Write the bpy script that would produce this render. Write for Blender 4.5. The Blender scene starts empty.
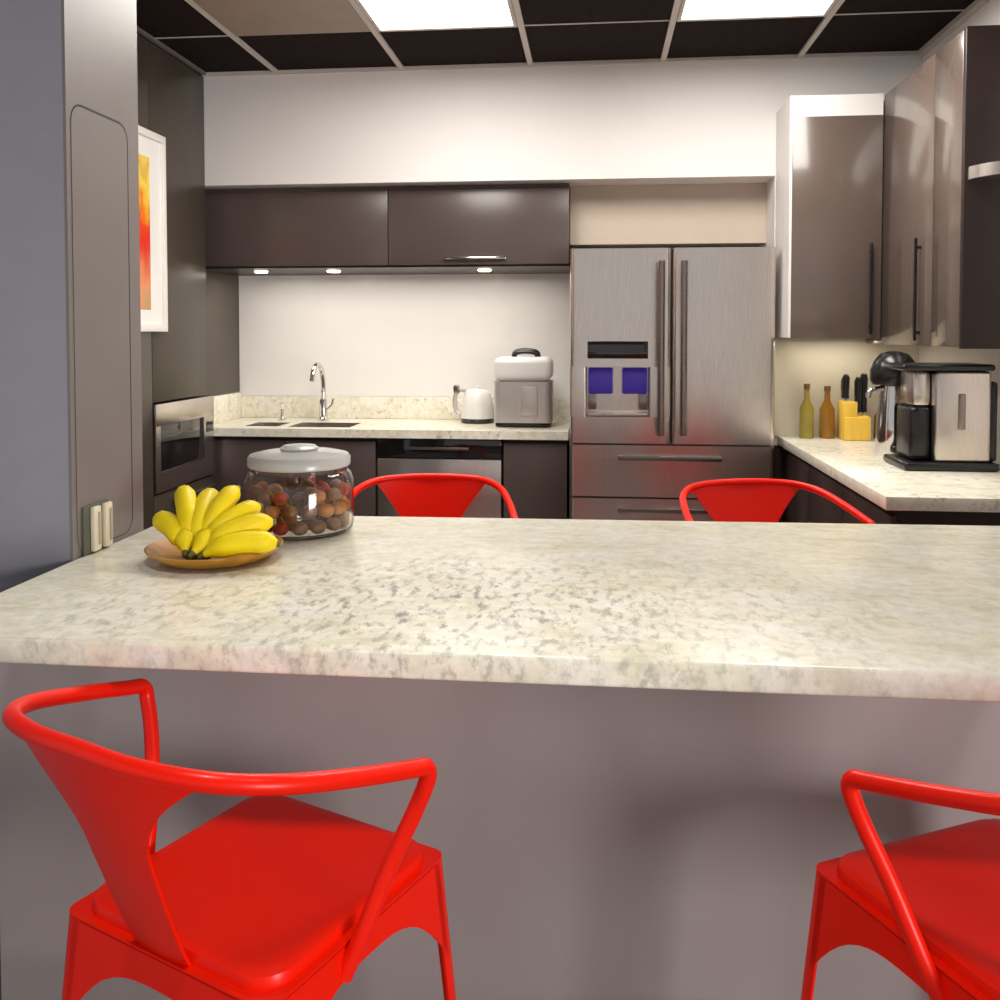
import bpy, bmesh, math, random
from mathutils import Vector, Matrix
random.seed(7)
R = math.radians
scn = bpy.context.scene
COL = scn.collection

# ------------------------------------------------------------------ materials
def mat(name, base, rough=0.5, metal=0.0, coat=0.0, coat_rough=0.05, spec=0.5, ior=1.5, trans=0.0,
        var=0.06, scale=8.0, stretch=(1, 1, 1), bump=0.0, emit=None, emit_s=0.0):
    m = bpy.data.materials.new(name); m.use_nodes = True
    nt = m.node_tree; b = nt.nodes['Principled BSDF']
    b.inputs['Roughness'].default_value = rough
    b.inputs['Metallic'].default_value = metal
    b.inputs['Coat Weight'].default_value = coat
    b.inputs['Coat Roughness'].default_value = coat_rough
    b.inputs['Specular IOR Level'].default_value = spec
    b.inputs['IOR'].default_value = ior
    b.inputs['Transmission Weight'].default_value = trans
    tc = nt.nodes.new('ShaderNodeTexCoord'); mp = nt.nodes.new('ShaderNodeMapping')
    mp.inputs['Scale'].default_value = stretch
    nt.links.new(tc.outputs['Object'], mp.inputs['Vector'])
    nz = nt.nodes.new('ShaderNodeTexNoise'); nz.inputs['Scale'].default_value = scale
    nz.inputs['Detail'].default_value = 4
    nt.links.new(mp.outputs['Vector'], nz.inputs['Vector'])
    cr = nt.nodes.new('ShaderNodeValToRGB')
    cr.color_ramp.elements[0].position = 0.3; cr.color_ramp.elements[1].position = 0.7
    cr.color_ramp.elements[0].color = [max(0, c * (1 - var)) for c in base] + [1]
    cr.color_ramp.elements[1].color = [min(1, c * (1 + var)) for c in base] + [1]
    nt.links.new(nz.outputs['Fac'], cr.inputs['Fac'])
    nt.links.new(cr.outputs['Color'], b.inputs['Base Color'])
    if bump:
        bp = nt.nodes.new('ShaderNodeBump'); bp.inputs['Strength'].default_value = bump
        bp.inputs['Distance'].default_value = 0.002
        nt.links.new(nz.outputs['Fac'], bp.inputs['Height']); nt.links.new(bp.outputs['Normal'], b.inputs['Normal'])
    if emit:
        b.inputs['Emission Color'].default_value = list(emit) + [1]
        b.inputs['Emission Strength'].default_value = emit_s
    return m

def granite(name, cluster=None):
    m = bpy.data.materials.new(name); m.use_nodes = True
    nt = m.node_tree; N = nt.nodes; L = nt.links; b = N['Principled BSDF']
    b.inputs['Roughness'].default_value = 0.24
    b.inputs['Specular IOR Level'].default_value = 0.5
    tc = N.new('ShaderNodeTexCoord')
    def noise(scale, detail, stretch, rough=0.6):
        mp = N.new('ShaderNodeMapping'); mp.inputs['Scale'].default_value = stretch
        mp.inputs['Rotation'].default_value = (0, 0, 0.45)
        L.new(tc.outputs['Object'], mp.inputs['Vector'])
        n = N.new('ShaderNodeTexNoise'); n.inputs['Scale'].default_value = scale
        n.inputs['Detail'].default_value = detail; n.inputs['Roughness'].default_value = rough
        L.new(mp.outputs['Vector'], n.inputs['Vector']); return n
    def ramp(src, stops):
        r = N.new('ShaderNodeValToRGB'); e = r.color_ramp.elements
        while len(e) < len(stops): e.new(0.5)
        for k, (p, c) in enumerate(stops): e[k].position = p; e[k].color = list(c) + [1]
        L.new(src, r.inputs['Fac']); return r
    base = ramp(noise(9, 5, (1, 1.6, 1)).outputs['Fac'],
                [(0.28, (0.72, 0.67, 0.50)), (0.46, (0.88, 0.83, 0.68)), (0.66, (0.92, 0.88, 0.79))])
    mid = ramp(noise(34, 6, (1, 1.5, 1), 0.7).outputs['Fac'], [(0.42, (1, 1, 1)), (0.60, (0, 0, 0))])
    zone = ramp(noise(2.6, 2, (1, 1.3, 1)).outputs['Fac'], [(0.40, (0.1, 0.1, 0.1)), (0.60, (1, 1, 1))])
    fleck = ramp(noise(36, 4, (1.3, 1, 1), 0.6).outputs['Fac'], [(0.55, (0, 0, 0)), (0.66, (1, 1, 1))])
    if cluster:
        cx, cy, rad = cluster
        mp = N.new('ShaderNodeMapping'); mp.inputs['Location'].default_value = (-cx / rad, -cy / (rad * 0.62), 0)
        mp.inputs['Scale'].default_value = (1 / rad, 1 / (rad * 0.62), 0)
        L.new(tc.outputs['Object'], mp.inputs['Vector'])
        ln = N.new('ShaderNodeVectorMath'); ln.operation = 'LENGTH'; L.new(mp.outputs['Vector'], ln.inputs[0])
        nz = noise(5, 3, (1, 1, 1)); sb = N.new('ShaderNodeMath'); sb.operation = 'MULTIPLY_ADD'
        sb.inputs[1].default_value = 0.7; L.new(nz.outputs['Fac'], sb.inputs[0]); L.new(ln.outputs['Value'], sb.inputs[2])
        zone = ramp(sb.outputs[0], [(0.42, (1, 1, 1)), (0.92, (0.12, 0.12, 0.12))])
        fleck = ramp(noise(40, 5, (1.5, 0.7, 1), 0.65).outputs['Fac'], [(0.50, (0, 0, 0)), (0.66, (1, 1, 1))])
    mx = N.new('ShaderNodeMix'); mx.data_type = 'RGBA'
    mul0 = N.new('ShaderNodeMath'); mul0.operation = 'MULTIPLY'; mul0.inputs[1].default_value = 0.30
    inv = N.new('ShaderNodeMath'); inv.operation = 'SUBTRACT'; inv.inputs[0].default_value = 1.0
    L.new(mid.outputs['Color'], inv.inputs[1]); L.new(inv.outputs[0], mul0.inputs[0])
    L.new(mul0.outputs[0], mx.inputs['Factor'])
    L.new(base.outputs['Color'], mx.inputs['A']); mx.inputs['B'].default_value = (0.47, 0.47, 0.38, 1)
    mul = N.new('ShaderNodeMath'); mul.operation = 'MULTIPLY'
    L.new(zone.outputs['Color'], mul.inputs[0]); L.new(fleck.outputs['Color'], mul.inputs[1])
    mul2 = N.new('ShaderNodeMath'); mul2.operation = 'MULTIPLY'; mul2.inputs[1].default_value = 0.8 if cluster else 0.5
    L.new(mul.outputs[0], mul2.inputs[0])
    mx2 = N.new('ShaderNodeMix'); mx2.data_type = 'RGBA'
    L.new(mul2.outputs[0], mx2.inputs['Factor']); L.new(mx.outputs['Result'], mx2.inputs['A'])
    mx2.inputs['B'].default_value = (0.20, 0.20, 0.17, 1)
    L.new(mx2.outputs['Result'], b.inputs['Base Color'])
    return m

def abstract_art(name):
    """loose yellow, orange and red brushwork on white paper"""
    m = bpy.data.materials.new(name); m.use_nodes = True
    nt = m.node_tree; N = nt.nodes; L = nt.links; b = N['Principled BSDF']
    b.inputs['Roughness'].default_value = 0.4
    tc = N.new('ShaderNodeTexCoord'); sep = N.new('ShaderNodeSeparateXYZ')
    L.new(tc.outputs['Generated'], sep.inputs[0])
    nz = N.new('ShaderNodeTexNoise'); nz.inputs['Scale'].default_value = 4.0; nz.inputs['Detail'].default_value = 3
    mp = N.new('ShaderNodeMapping'); mp.inputs['Scale'].default_value = (1, 2.2, 1.2)
    L.new(tc.outputs['Generated'], mp.inputs['Vector']); L.new(mp.outputs['Vector'], nz.inputs['Vector'])
    ma = N.new('ShaderNodeMath'); ma.operation = 'MULTIPLY_ADD'; ma.inputs[1].default_value = 0.55; 
    L.new(nz.outputs['Fac'], ma.inputs[0]); L.new(sep.outputs['Z'], ma.inputs[2])
    sub = N.new('ShaderNodeMath'); sub.operation = 'SUBTRACT'; sub.inputs[1].default_value = 0.28
    L.new(ma.outputs[0], sub.inputs[0])
    r = N.new('ShaderNodeValToRGB'); e = r.color_ramp.elements
    stops = [(0.0, (0.55, 0.30, 0.10)), (0.14, (0.80, 0.28, 0.10)), (0.30, (0.75, 0.10, 0.04)), (0.42, (0.80, 0.02, 0.01)),
             (0.58, (0.82, 0.06, 0.01)), (0.70, (0.90, 0.45, 0.02)), (0.80, (0.90, 0.70, 0.10)), (0.92, (0.75, 0.42, 0.04)), (1.0, (0.85, 0.66, 0.1))]
    while len(e) < len(stops): e.new(0.5)
    for k, (p, c) in enumerate(stops): e[k].position = p; e[k].color = list(c) + [1]
    L.new(sub.outputs[0], r.inputs['Fac']); L.new(r.outputs['Color'], b.inputs['Base Color'])
    return m

M = {}
M['red'] = mat('red_enamel', (0.82, 0.010, 0.0004), 0.34, coat=0.06, coat_rough=0.12, spec=0.22, var=0.03)
M['granite'] = granite('speckled_granite')
M['granite_island'] = granite('island_granite', (-0.42, -0.28, 1.35))
M['panel'] = mat('grey_satin_panel', (0.33, 0.287, 0.282), 0.42, var=0.05, scale=3)
M['wall_blue'] = mat('blue_grey_paint', (0.175, 0.18, 0.212), 0.55, var=0.03, scale=20)
M['clad'] = mat('warm_grey_laminate', (0.20, 0.175, 0.165), 0.35, var=0.03)
M['white'] = mat('white_paint', (0.77, 0.735, 0.715), 0.6, var=0.015, scale=3)
M['backsplash'] = mat('white_glass_panel', (0.84, 0.82, 0.79), 0.25, var=0.01)
M['dark'] = mat('dark_taupe_gloss', (0.086, 0.062, 0.058), 0.3, coat=0.2, coat_rough=0.22, spec=0.35, var=0.05, scale=3)
M['taupe'] = mat('taupe_gloss', (0.125, 0.092, 0.077), 0.22, coat=0.6, coat_rough=0.09, ior=1.5, spec=0.4, var=0.04, scale=3)
M['darkside'] = mat('dark_brown_gloss', (0.030, 0.020, 0.018), 0.35, spec=0.3, var=0.08)
M['tall'] = mat('dark_taupe_satin', (0.066, 0.053, 0.040), 0.3, spec=0.35, var=0.05, scale=3)
M['ceil'] = mat('dark_ceiling_tile', (0.018, 0.011, 0.010), 0.85, spec=0.1, var=0.25, scale=60, bump=0.3)
M['beige'] = mat('beige_ceiling_panel', (0.36, 0.30, 0.25), 0.6, var=0.05)
M['bar'] = mat('ceiling_grid_metal', (0.62, 0.57, 0.52), 0.4, var=0.03)
M['floor'] = mat('grey_floor_tile', (0.30, 0.28, 0.27), 0.35, var=0.1, scale=2)
M['diffuser'] = mat('lit_diffuser', (0.9, 0.9, 0.9), 0.5, var=0.0, emit=(1.0, 0.97, 0.92), emit_s=4.5)
M['steel'] = mat('brushed_steel', (0.70, 0.645, 0.60), 0.27, metal=1.0, var=0.10, scale=30, stretch=(14, 14, 0.4))
M['steel_d'] = mat('dark_brushed_steel', (0.30, 0.26, 0.24), 0.3, metal=1.0, var=0.1, scale=30, stretch=(1, 1, 8))
M['chrome'] = mat('chrome', (0.72, 0.70, 0.68), 0.12, metal=1.0, var=0.02)
M['black'] = mat('black_plastic', (0.012, 0.011, 0.012), 0.25, var=0.15)
M['blackglass'] = mat('black_glass', (0.008, 0.007, 0.008), 0.06, coat=0.5, var=0.1)
M['gap'] = mat('dark_rubber', (0.02, 0.017, 0.016), 0.7, var=0.1)  # dark rubber of the gaskets
M['blue'] = mat('blue_lit_recess', (0.02, 0.010, 0.11), 0.5, var=0.1, emit=(0.10, 0.04, 0.85), emit_s=0.10)
M['silver'] = mat('silver_plastic', (0.56, 0.53, 0.51), 0.34, metal=0.55, var=0.04)
M['white_pl'] = mat('white_plastic', (0.80, 0.79, 0.76), 0.3, var=0.02)
M['lid'] = mat('frosted_white_lid', (0.78, 0.77, 0.74), 0.22, trans=0.45, var=0.03)
M['cream'] = mat('cream_plate', (0.74, 0.67, 0.50), 0.4, var=0.03)
M['cream_d'] = mat('tan_outlet_insert', (0.45, 0.36, 0.27), 0.4, var=0.03)
M['brass'] = mat('dark_green_metal', (0.10, 0.11, 0.08), 0.5, var=0.05)
M['wood'] = mat('honey_wood', (0.46, 0.215, 0.018), 0.4, coat=0.1, var=0.25, scale=6, stretch=(1, 8, 1))
M['block'] = mat('yellow_beech', (0.80, 0.52, 0.07), 0.4, var=0.08, scale=6, stretch=(6, 6, 1))
M['glass'] = mat('clear_glass', (0.96, 0.96, 0.95), 0.02, trans=1.0, ior=1.45, var=0.0)
M['amber'] = mat('amber_glass', (0.42, 0.20, 0.03), 0.08, trans=0.45, var=0.1)
M['olive'] = mat('olive_oil_glass', (0.46, 0.38, 0.08), 0.08, trans=0.45, var=0.1)
M['brown'] = mat('dark_brown_glass', (0.16, 0.08, 0.03), 0.1, var=0.1)
M['sweet_b'] = mat('brown_wrapper', (0.30, 0.13, 0.05), 0.35, var=0.3, scale=40)
M['sweet_o'] = mat('orange_wrapper', (0.72, 0.27, 0.05), 0.35, var=0.25, scale=40)
M['sweet_r'] = mat('red_wrapper', (0.55, 0.06, 0.03), 0.35, var=0.25, scale=40)
M['frame'] = mat('white_frame', (0.88, 0.86, 0.82), 0.35, var=0.01)
M['art'] = abstract_art('abstract_artwork')
M['puck'] = mat('warm_puck_light', (0.9, 0.85, 0.7), 0.4, var=0.0, emit=(1.0, 0.85, 0.6), emit_s=9.0)

def banana_mat():
    m = mat('banana_peel', (0.86, 0.66, 0.006), 0.45, spec=0.3, var=0.08, scale=14)
    return m
M['banana'] = banana_mat()
M['banana_tip'] = mat('banana_tip', (0.10, 0.10, 0.02), 0.6, var=0.3, scale=30)

# ------------------------------------------------------------------ mesh helpers
class MB:
    def __init__(s): s.bm = bmesh.new()
    def box(s, x0, x1, y0, y1, z0, z1, bev=0.0, seg=2, rot=None, axes='xyz'):
        r = bmesh.ops.create_cube(s.bm, size=1.0); vs = r['verts']
        bmesh.ops.scale(s.bm, vec=(x1 - x0, y1 - y0, z1 - z0), verts=vs)
        if bev > 0:
            es = set(e for v in vs for e in v.link_edges)
            if axes != 'xyz':
                es = [e for e in es if abs((e.verts[0].co - e.verts[1].co)['xyz'.index(axes)]) > 1e-6]
            g = bmesh.ops.bevel(s.bm, geom=list(es), offset=bev, segments=seg, profile=0.5, affect='EDGES')
            vs = list(set(g['verts']) | set(v for v in vs if v.is_valid))
        if rot is not None: bmesh.ops.rotate(s.bm, matrix=rot, verts=vs)
        bmesh.ops.translate(s.bm, vec=((x0 + x1) / 2, (y0 + y1) / 2, (z0 + z1) / 2), verts=vs)
        return s
    def lathe(s, prof, cx=0, cy=0, n=40, sx=1, sy=1, close=True):
        rings = []
        for r, z in prof:
            rings.append([s.bm.verts.new((cx + sx * r * math.cos(2 * math.pi * k / n), cy + sy * r * math.sin(2 * math.pi * k / n), z)) for k in range(n)] if r > 1e-6
                         else [s.bm.verts.new((cx, cy, z))])
        for a, b in zip(rings, rings[1:]):
            for k in range(n):
                l = (k + 1) % n
                if len(a) == 1 and len(b) == 1: continue
                if len(a) == 1: s.bm.faces.new((a[0], b[l], b[k]))
                elif len(b) == 1: s.bm.faces.new((a[k], a[l], b[0]))
                else: s.bm.faces.new((a[k], a[l], b[l], b[k]))
        return s
    def tube(s, pts, rad, n=12, cap=True, flat=1.0):
        pts = [Vector(p) for p in pts]
        if not hasattr(rad, '__len__'): rad = [rad] * len(pts)
        T = [(pts[min(i + 1, len(pts) - 1)] - pts[max(i - 1, 0)]).normalized() for i in range(len(pts))]
        nrm = T[0].orthogonal().normalized()
        rings = []
        for i, p in enumerate(pts):
            nrm = (nrm - T[i] * nrm.dot(T[i])).normalized(); bn = T[i].cross(nrm)
            rings.append([s.bm.verts.new(p + rad[i] * (math.cos(2 * math.pi * k / n) * nrm + flat * math.sin(2 * math.pi * k / n) * bn)) for k in range(n)])
        for a, b in zip(rings, rings[1:]):
            for k in range(n): s.bm.faces.new((a[k], a[(k + 1) % n], b[(k + 1) % n], b[k]))
        if cap:
            s.bm.faces.new(list(reversed(rings[0]))); s.bm.faces.new(rings[-1])
        return s
    def grid(s, rows, thick=0.0):
        vs = [[s.bm.verts.new(p) for p in r] for r in rows]
        fs = []
        for a, b in zip(vs, vs[1:]):
            for k in range(len(a) - 1): fs.append(s.bm.faces.new((a[k], a[k + 1], b[k + 1], b[k])))
        if thick:
            bmesh.ops.recalc_face_normals(s.bm, faces=fs)
            bmesh.ops.solidify(s.bm, geom=fs, thickness=thick)
        return s
    def prism(s, outline, z0, z1):
        a = [s.bm.verts.new((x, y, z0)) for x, y in outline]; b = [s.bm.verts.new((x, y, z1)) for x, y in outline]
        n = len(a)
        for k in range(n): s.bm.faces.new((a[k], a[(k + 1) % n], b[(k + 1) % n], b[k]))
        s.bm.faces.new(list(reversed(a))); s.bm.faces.new(b)
        return s
    def move(s, mtx):
        bmesh.ops.transform(s.bm, matrix=mtx, verts=s.bm.verts); return s
    def build(s, name, m, parent=None, smooth=True, label=None, loc=None):
        bmesh.ops.recalc_face_normals(s.bm, faces=s.bm.faces)
        me = bpy.data.meshes.new(name)
        if smooth:
            for f in s.bm.faces: f.smooth = True
            for e in s.bm.edges:
                if len(e.link_faces) == 2 and e.calc_face_angle(0) > R(38): e.smooth = False
        s.bm.to_mesh(me); s.bm.free()
        o = bpy.data.objects.new(name, me); COL.objects.link(o)
        me.materials.append(m)
        if parent: o.parent = parent
        if label: o['label'] = label
        if loc: o.location = loc
        return o

def tag(o, label, cat, group=None):
    o['label'] = label; o['category'] = cat
    if group: o['group'] = group
    return o
def thing(name, label, cat, loc=(0, 0, 0), rz=0, group=None):
    o = bpy.data.objects.new(name, None); COL.objects.link(o)
    o.location = loc; o.rotation_euler = (0, 0, rz); o.empty_display_size = 0.05
    return tag(o, label, cat, group)
def struct(mb, name, m):
    o = mb.build(name, m, smooth=False); o['kind'] = 'structure'; return o
def dup(root, label, loc, rz, group=None):
    r = root.copy(); COL.objects.link(r); r.location = loc; r.rotation_euler = (0, 0, rz); r['label'] = label
    if group: r['group'] = group
    for ch in list(root.children):
        c = ch.copy(); COL.objects.link(c); c.parent = r
        for g in list(ch.children):
            d = g.copy(); COL.objects.link(d); d.parent = c
    return r
def spline(pts, per=8, closed=False):
    P = [Vector(p) for p in pts]; out = []
    n = len(P)
    for i in range(n - 1):
        p0 = P[max(i - 1, 0)]; p1 = P[i]; p2 = P[i + 1]; p3 = P[min(i + 2, n - 1)]
        for k in range(per):
            t = k / per
            out.append(0.5 * ((2 * p1) + (-p0 + p2) * t + (2 * p0 - 5 * p1 + 4 * p2 - p3) * t * t + (-p0 + 3 * p1 - 3 * p2 + p3) * t ** 3))
    out.append(P[-1]); return out

# ------------------------------------------------------------------ the setting
CZ = 2.61            # ceiling height
XL, XR = -1.86, 1.43 # kitchen side faces
YM, YB = 4.25, 4.90  # main rear wall plane and rear of the alcove
struct(MB().box(-2.6, 2.6, -1.6, 5.1, -0.06, 0.0), 'floor', M['floor'])
struct(MB().box(-2.6, 2.6, -1.6, 5.1, CZ, CZ + 0.06), 'ceiling', M['ceil'])
w = MB()
w.box(-2.6, 0.80, YM, YB + 0.12, 2.08, CZ)            # dropped soffit above the alcove
w.box(0.80, XR + 0.12, YM, YB + 0.12, 0, CZ)          # wall to the side of the fridge
w.box(-2.6, 0.80, YB, YB + 0.12, 0, 2.08)             # rear of the alcove
w.box(-2.6, -1.96, YM + 0.06, YB, 0, 2.08)            # alcove cheek
struct(w, 'wall_back', M['white'])
struct(MB().box(XR, XR + 0.12, 1.0, YM, 0, CZ), 'wall_right', M['white'])
sa, ca = math.sin(R(52)), math.cos(R(52))
struct(MB().prism([(-1.04, 1.716), (-1.04 - 1.3 * sa, 1.716 - 1.3 * ca), (-1.04 - 1.3 * sa - 0.15, 1.716 - 1.3 * ca + 0.10), (-1.22, 1.716)], 0, CZ), 'wall_left', M['wall_blue'])
struct(MB().box(-1.20, -1.034, 1.7165, 2.003, 0, CZ), 'trim_1', M['clad'])
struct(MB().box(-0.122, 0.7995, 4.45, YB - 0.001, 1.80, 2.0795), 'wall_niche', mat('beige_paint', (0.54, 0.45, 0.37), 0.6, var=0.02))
# ceiling grid: bars along and across, 0.6 m module
g = MB()
xs = [-1.5, -0.9, -0.3, 0.3, 0.9]
for x in xs: g.box(x - 0.012, x + 0.012, -1.5, YM, CZ - 0.010, CZ)
for y in (3.72, 3.12, 2.52, 1.92, 1.32, 0.72, 0.12): g.box(XL, XR, y - 0.004, y + 0.004, CZ - 0.003, CZ)
struct(g, 'trim_2', M['bar'])
g = MB()
g.box(XL, XR, YM - 0.022, YM, CZ - 0.014, CZ).box(XR - 0.03, XR, 1.0, YM - 0.022, CZ - 0.022, CZ)
struct(g, 'trim_3', M['bar'])
g = MB().box(XL, XL + 0.02, 2.1, YM - 0.022, CZ - 0.012, CZ)
struct(g, 'trim_4', mat('dull_grid_metal', (0.20, 0.17, 0.16), 0.4))

def ceiling_light(x0, label):
    t = thing('ceiling_light', label, 'ceiling light', (x0 + 0.3, 3.12, CZ - 0.001), 0, None)
    f = MB()
    f.box(-0.285, 0.285, -0.590, -0.572, -0.010, 0).box(-0.285, 0.285, 0.572, 0.590, -0.010, 0)
    f.box(-0.285, -0.270, -0.572, 0.572, -0.010, 0).box(0.270, 0.285, -0.572, 0.572, -0.010, 0)
    f.build('frame', M['bar'], t)
    MB().box(-0.27, 0.27, -0.572, 0.572, -0.006, 0).build('diffuser', M['diffuser'], t, smooth=False)
ceiling_light(-0.9, 'bright square ceiling light panel beside the plain beige ceiling panel')
ceiling_light(0.3, 'bright ceiling light panel above the fridge side, nearest the wall cabinets')
tag(MB().box(-1.485, -0.915, 2.53, 3.71, CZ - 0.008, CZ - 0.0005, 0.003).build('ceiling_panel', M['beige']),
    'plain unlit beige panel set among dark ceiling tiles', 'ceiling panel')

# ------------------------------------------------------------------ tall cabinet wall with picture and microwave
t = thing('tall_cabinet', 'floor to ceiling dark taupe cabinet carrying the framed picture', 'cabinet', (XL - 0.27, 3.3, 0))
def loc_box(par, x0, x1, y0, y1, z0, z1, **k):
    l = par.location; return MB().box(x0 - l.x, x1 - l.x, y0 - l.y, y1 - l.y, z0 - l.z, z1 - l.z, **k)
b = loc_box(t, XL - 0.54, XL - 0.02, 2.2, 3.70, 0, CZ - 0.014)
for a in ((3.70, 4.302, 1.075, CZ - 0.014), (3.70, 4.302, 0, 0.685)):
    l = t.location; b.box(XL - 0.54 - l.x, XL - 0.02 - l.x, a[0] - l.y, (4.245 if a[3] > 2 else 4.302) - l.y, a[2], a[3])
b.build('body', M['tall'], t)
loc_box(t, XL - 0.02, XL, 2.2, 3.695, 0.02, CZ - 0.016, bev=0.002).build('door', M['tall'], t)
loc_box(t, XL - 0.02, XL, 3.699, 4.245, 1.08, CZ - 0.016, bev=0.002).build('door', M['tall'], t)
d = loc_box(t, XL - 0.02, XL, 3.699, 4.300, 0.36, 0.68, bev=0.002).build('drawer', M['tall'], t)
l = t.location
MB().tube([(XL + 0.03 - l.x, 3.85 - l.y, 0.64), (XL + 0.03 - l.x, 4.25 - l.y, 0.64)], 0.008).box(XL - l.x, XL + 0.03 - l.x, 3.87 - l.y, 3.88 - l.y, 0.635, 0.645).box(XL - l.x, XL + 0.03 - l.x, 4.22 - l.y, 4.23 - l.y, 0.635, 0.645).build('handle', M['steel'], d)
loc_box(t, XL - 0.02, XL, 3.699, 4.300, 0.02, 0.356, bev=0.002).build('drawer', M['tall'], t)

loc_box(t, -1.959, -1.9575, 4.312, YB - 0.001, 1.051, 2.079).build('side_panel', M['tall'], t)
mw = thing('microwave', 'built-in steel microwave with black window in the dark tall cabinet', 'microwave', (XL - 0.2, 4.0, 0.69))
l = mw.location
loc_box(mw, XL - 0.45, XL - 0.006, 3.706, 4.298, 0.69, 1.07).build('housing', M['black'], mw)
f = loc_box(mw, XL - 0.006, XL + 0.010, 3.704, 4.298, 0.975, 1.07, bev=0.002)
f.box(XL - 0.006 - l.x, XL + 0.010 - l.x, 3.704 - l.y, 3.745 - l.y, 0.69 - l.z, 0.975 - l.z)
f.box(XL - 0.006 - l.x, XL + 0.010 - l.x, 4.19 - l.y, 4.298 - l.y, 0.69 - l.z, 0.975 - l.z)
f.box(XL - 0.006 - l.x, XL + 0.010 - l.x, 3.745 - l.y, 4.19 - l.y, 0.69 - l.z, 0.775 - l.z)
f.build('trim_frame', M['steel'], mw)
dr = loc_box(mw, XL - 0.006, XL + 0.004, 3.745, 4.19, 0.775, 0.975, bev=0.002).build('door', M['blackglass'], mw)
loc_box(mw, XL + 0.010, XL + 0.012, 4.21, 4.28, 0.90, 0.95).build('display', M['blackglass'], mw)

pf = thing('framed_picture', 'white framed abstract picture in red and yellow on the dark cabinet', 'picture', (XL, 3.355, 1.795))
f = MB()
py0, py1, pz0, pz1 = -0.44, 0.43, -0.415, 0.415
for a in ((py0, py1, pz0, pz0 + 0.03), (py0, py1, pz1 - 0.03, pz1), (py0, py0 + 0.03, pz0 + 0.03, pz1 - 0.03), (py1 - 0.03, py1, pz0 + 0.03, pz1 - 0.03)):
    f.box(0.001, 0.03, *a, bev=0.002)
f.build('frame', M['frame'], pf)
MB().box(0.001, 0.018, py0 + 0.03, py1 - 0.03, pz0 + 0.03, pz1 - 0.03).build('mat_board', M['frame'], pf)
MB().box(0.0182, 0.0195, py0 + 0.14, py1 - 0.13, pz0 + 0.09, pz1 - 0.11).build('print', M['art'], pf, smooth=False)

# access panel with a rounded corner on the cladding, and the wall outlet
ap = thing('access_panel', 'narrow warm grey panel with rounded corner on the column end', 'panel', (-1.034, 1.842, 1.29))
def rrect(y0, y1, z0, z1, r, n=6):
    o = []
    for cy, cz, a0 in ((y1 - r, z1 - r, 0), (y0 + r, z1 - r, 90), (y0 + r, z0 + r, 180), (y1 - r, z0 + r, 270)):
        for k in range(n + 1):
            a = R(a0 + 90 * k / n); o.append((cy + r * math.cos(a), cz + r * math.sin(a)))
    return o
ROTX = Matrix(((0, 0, 1, 0), (1, 0, 0, 0), (0, 1, 0, 0), (0, 0, 0, 1)))   # prism axis z -> world x, outline (y,z)
MB().prism(rrect(-0.110, 0.112, -0.362, 0.542, 0.038), 0.0002, 0.0010).move(ROTX).build('gasket', M['gap'], ap)
MB().prism(rrect(-0.1105, 0.1065, -0.360, 0.5365, 0.034), 0.0010, 0.0016).move(ROTX).build('cover', M['clad'], ap)

ol = thing('wall_outlet', 'cream double outlet low on the wall at the island end', 'outlet', (-1.0322, 1.790, 0.970))
MB().box(0.0002, 0.006, -0.045, 0.052, -0.05, 0.05, bev=0.002).build('back_plate', M['brass'], ol)
for y in (-0.008, 0.036):
    s_ = MB().box(0.006, 0.016, y - 0.016, y + 0.012, -0.046, 0.046, bev=0.003).build('socket', M['cream'], ol)
    MB().box(0.0162, 0.018, y - 0.002, y + 0.009, -0.034, 0.034, bev=0.001).build('insert', M['cream_d'], s_)

# ------------------------------------------------------------------ alcove: hood cabinet, backsplash, counter, base units
bs = MB().box(-1.955, -0.135, YB - 0.012, YB - 0.0005, 0.911 + 0.12, 1.69)
tag(bs.build('backsplash', M['backsplash'], smooth=False), 'glossy white backsplash behind the sink counter', 'backsplash')

hc = thing('wall_cabinet', 'long dark gloss cabinet under the white soffit above the sink', 'cabinet', (-1.04, 4.6, 1.70))
l = hc.location
HX0, HX1 = -1.855, -0.125
loc_box(hc, -1.95, HX1, 4.35, YB - 0.001, 1.705, 2.075).build('body', M['dark'], hc)
loc_box(hc, -1.95, HX1 + 0.004, 4.345, YB - 0.014, 1.69, 1.704).build('bottom_panel', M['darkside'], hc)
for (a, c) in ((HX0 - 0.08, -0.99), (-0.986, HX1)):
    loc_box(hc, a, c, 4.325, 4.349, 1.70, 2.055, bev=0.002).build('door', M['dark'], hc)
dd = [o for o in hc.children if o.name.startswith('door')][-1]
MB().box(-0.72 - l.x, -0.42 - l.x, 4.305 - l.y, 4.324 - l.y, 0.022, 0.034, bev=0.003).build('handle', M['chrome'], dd)
for x in (-1.70, -1.32, -0.55):
    p = MB().lathe([(0, -0.018), (0.03, -0.018), (0.034, -0.012), (0.034, -0.0102)], x - l.x, 4.55 - l.y, 24).build('puck_light', M['puck'], hc)

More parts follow.
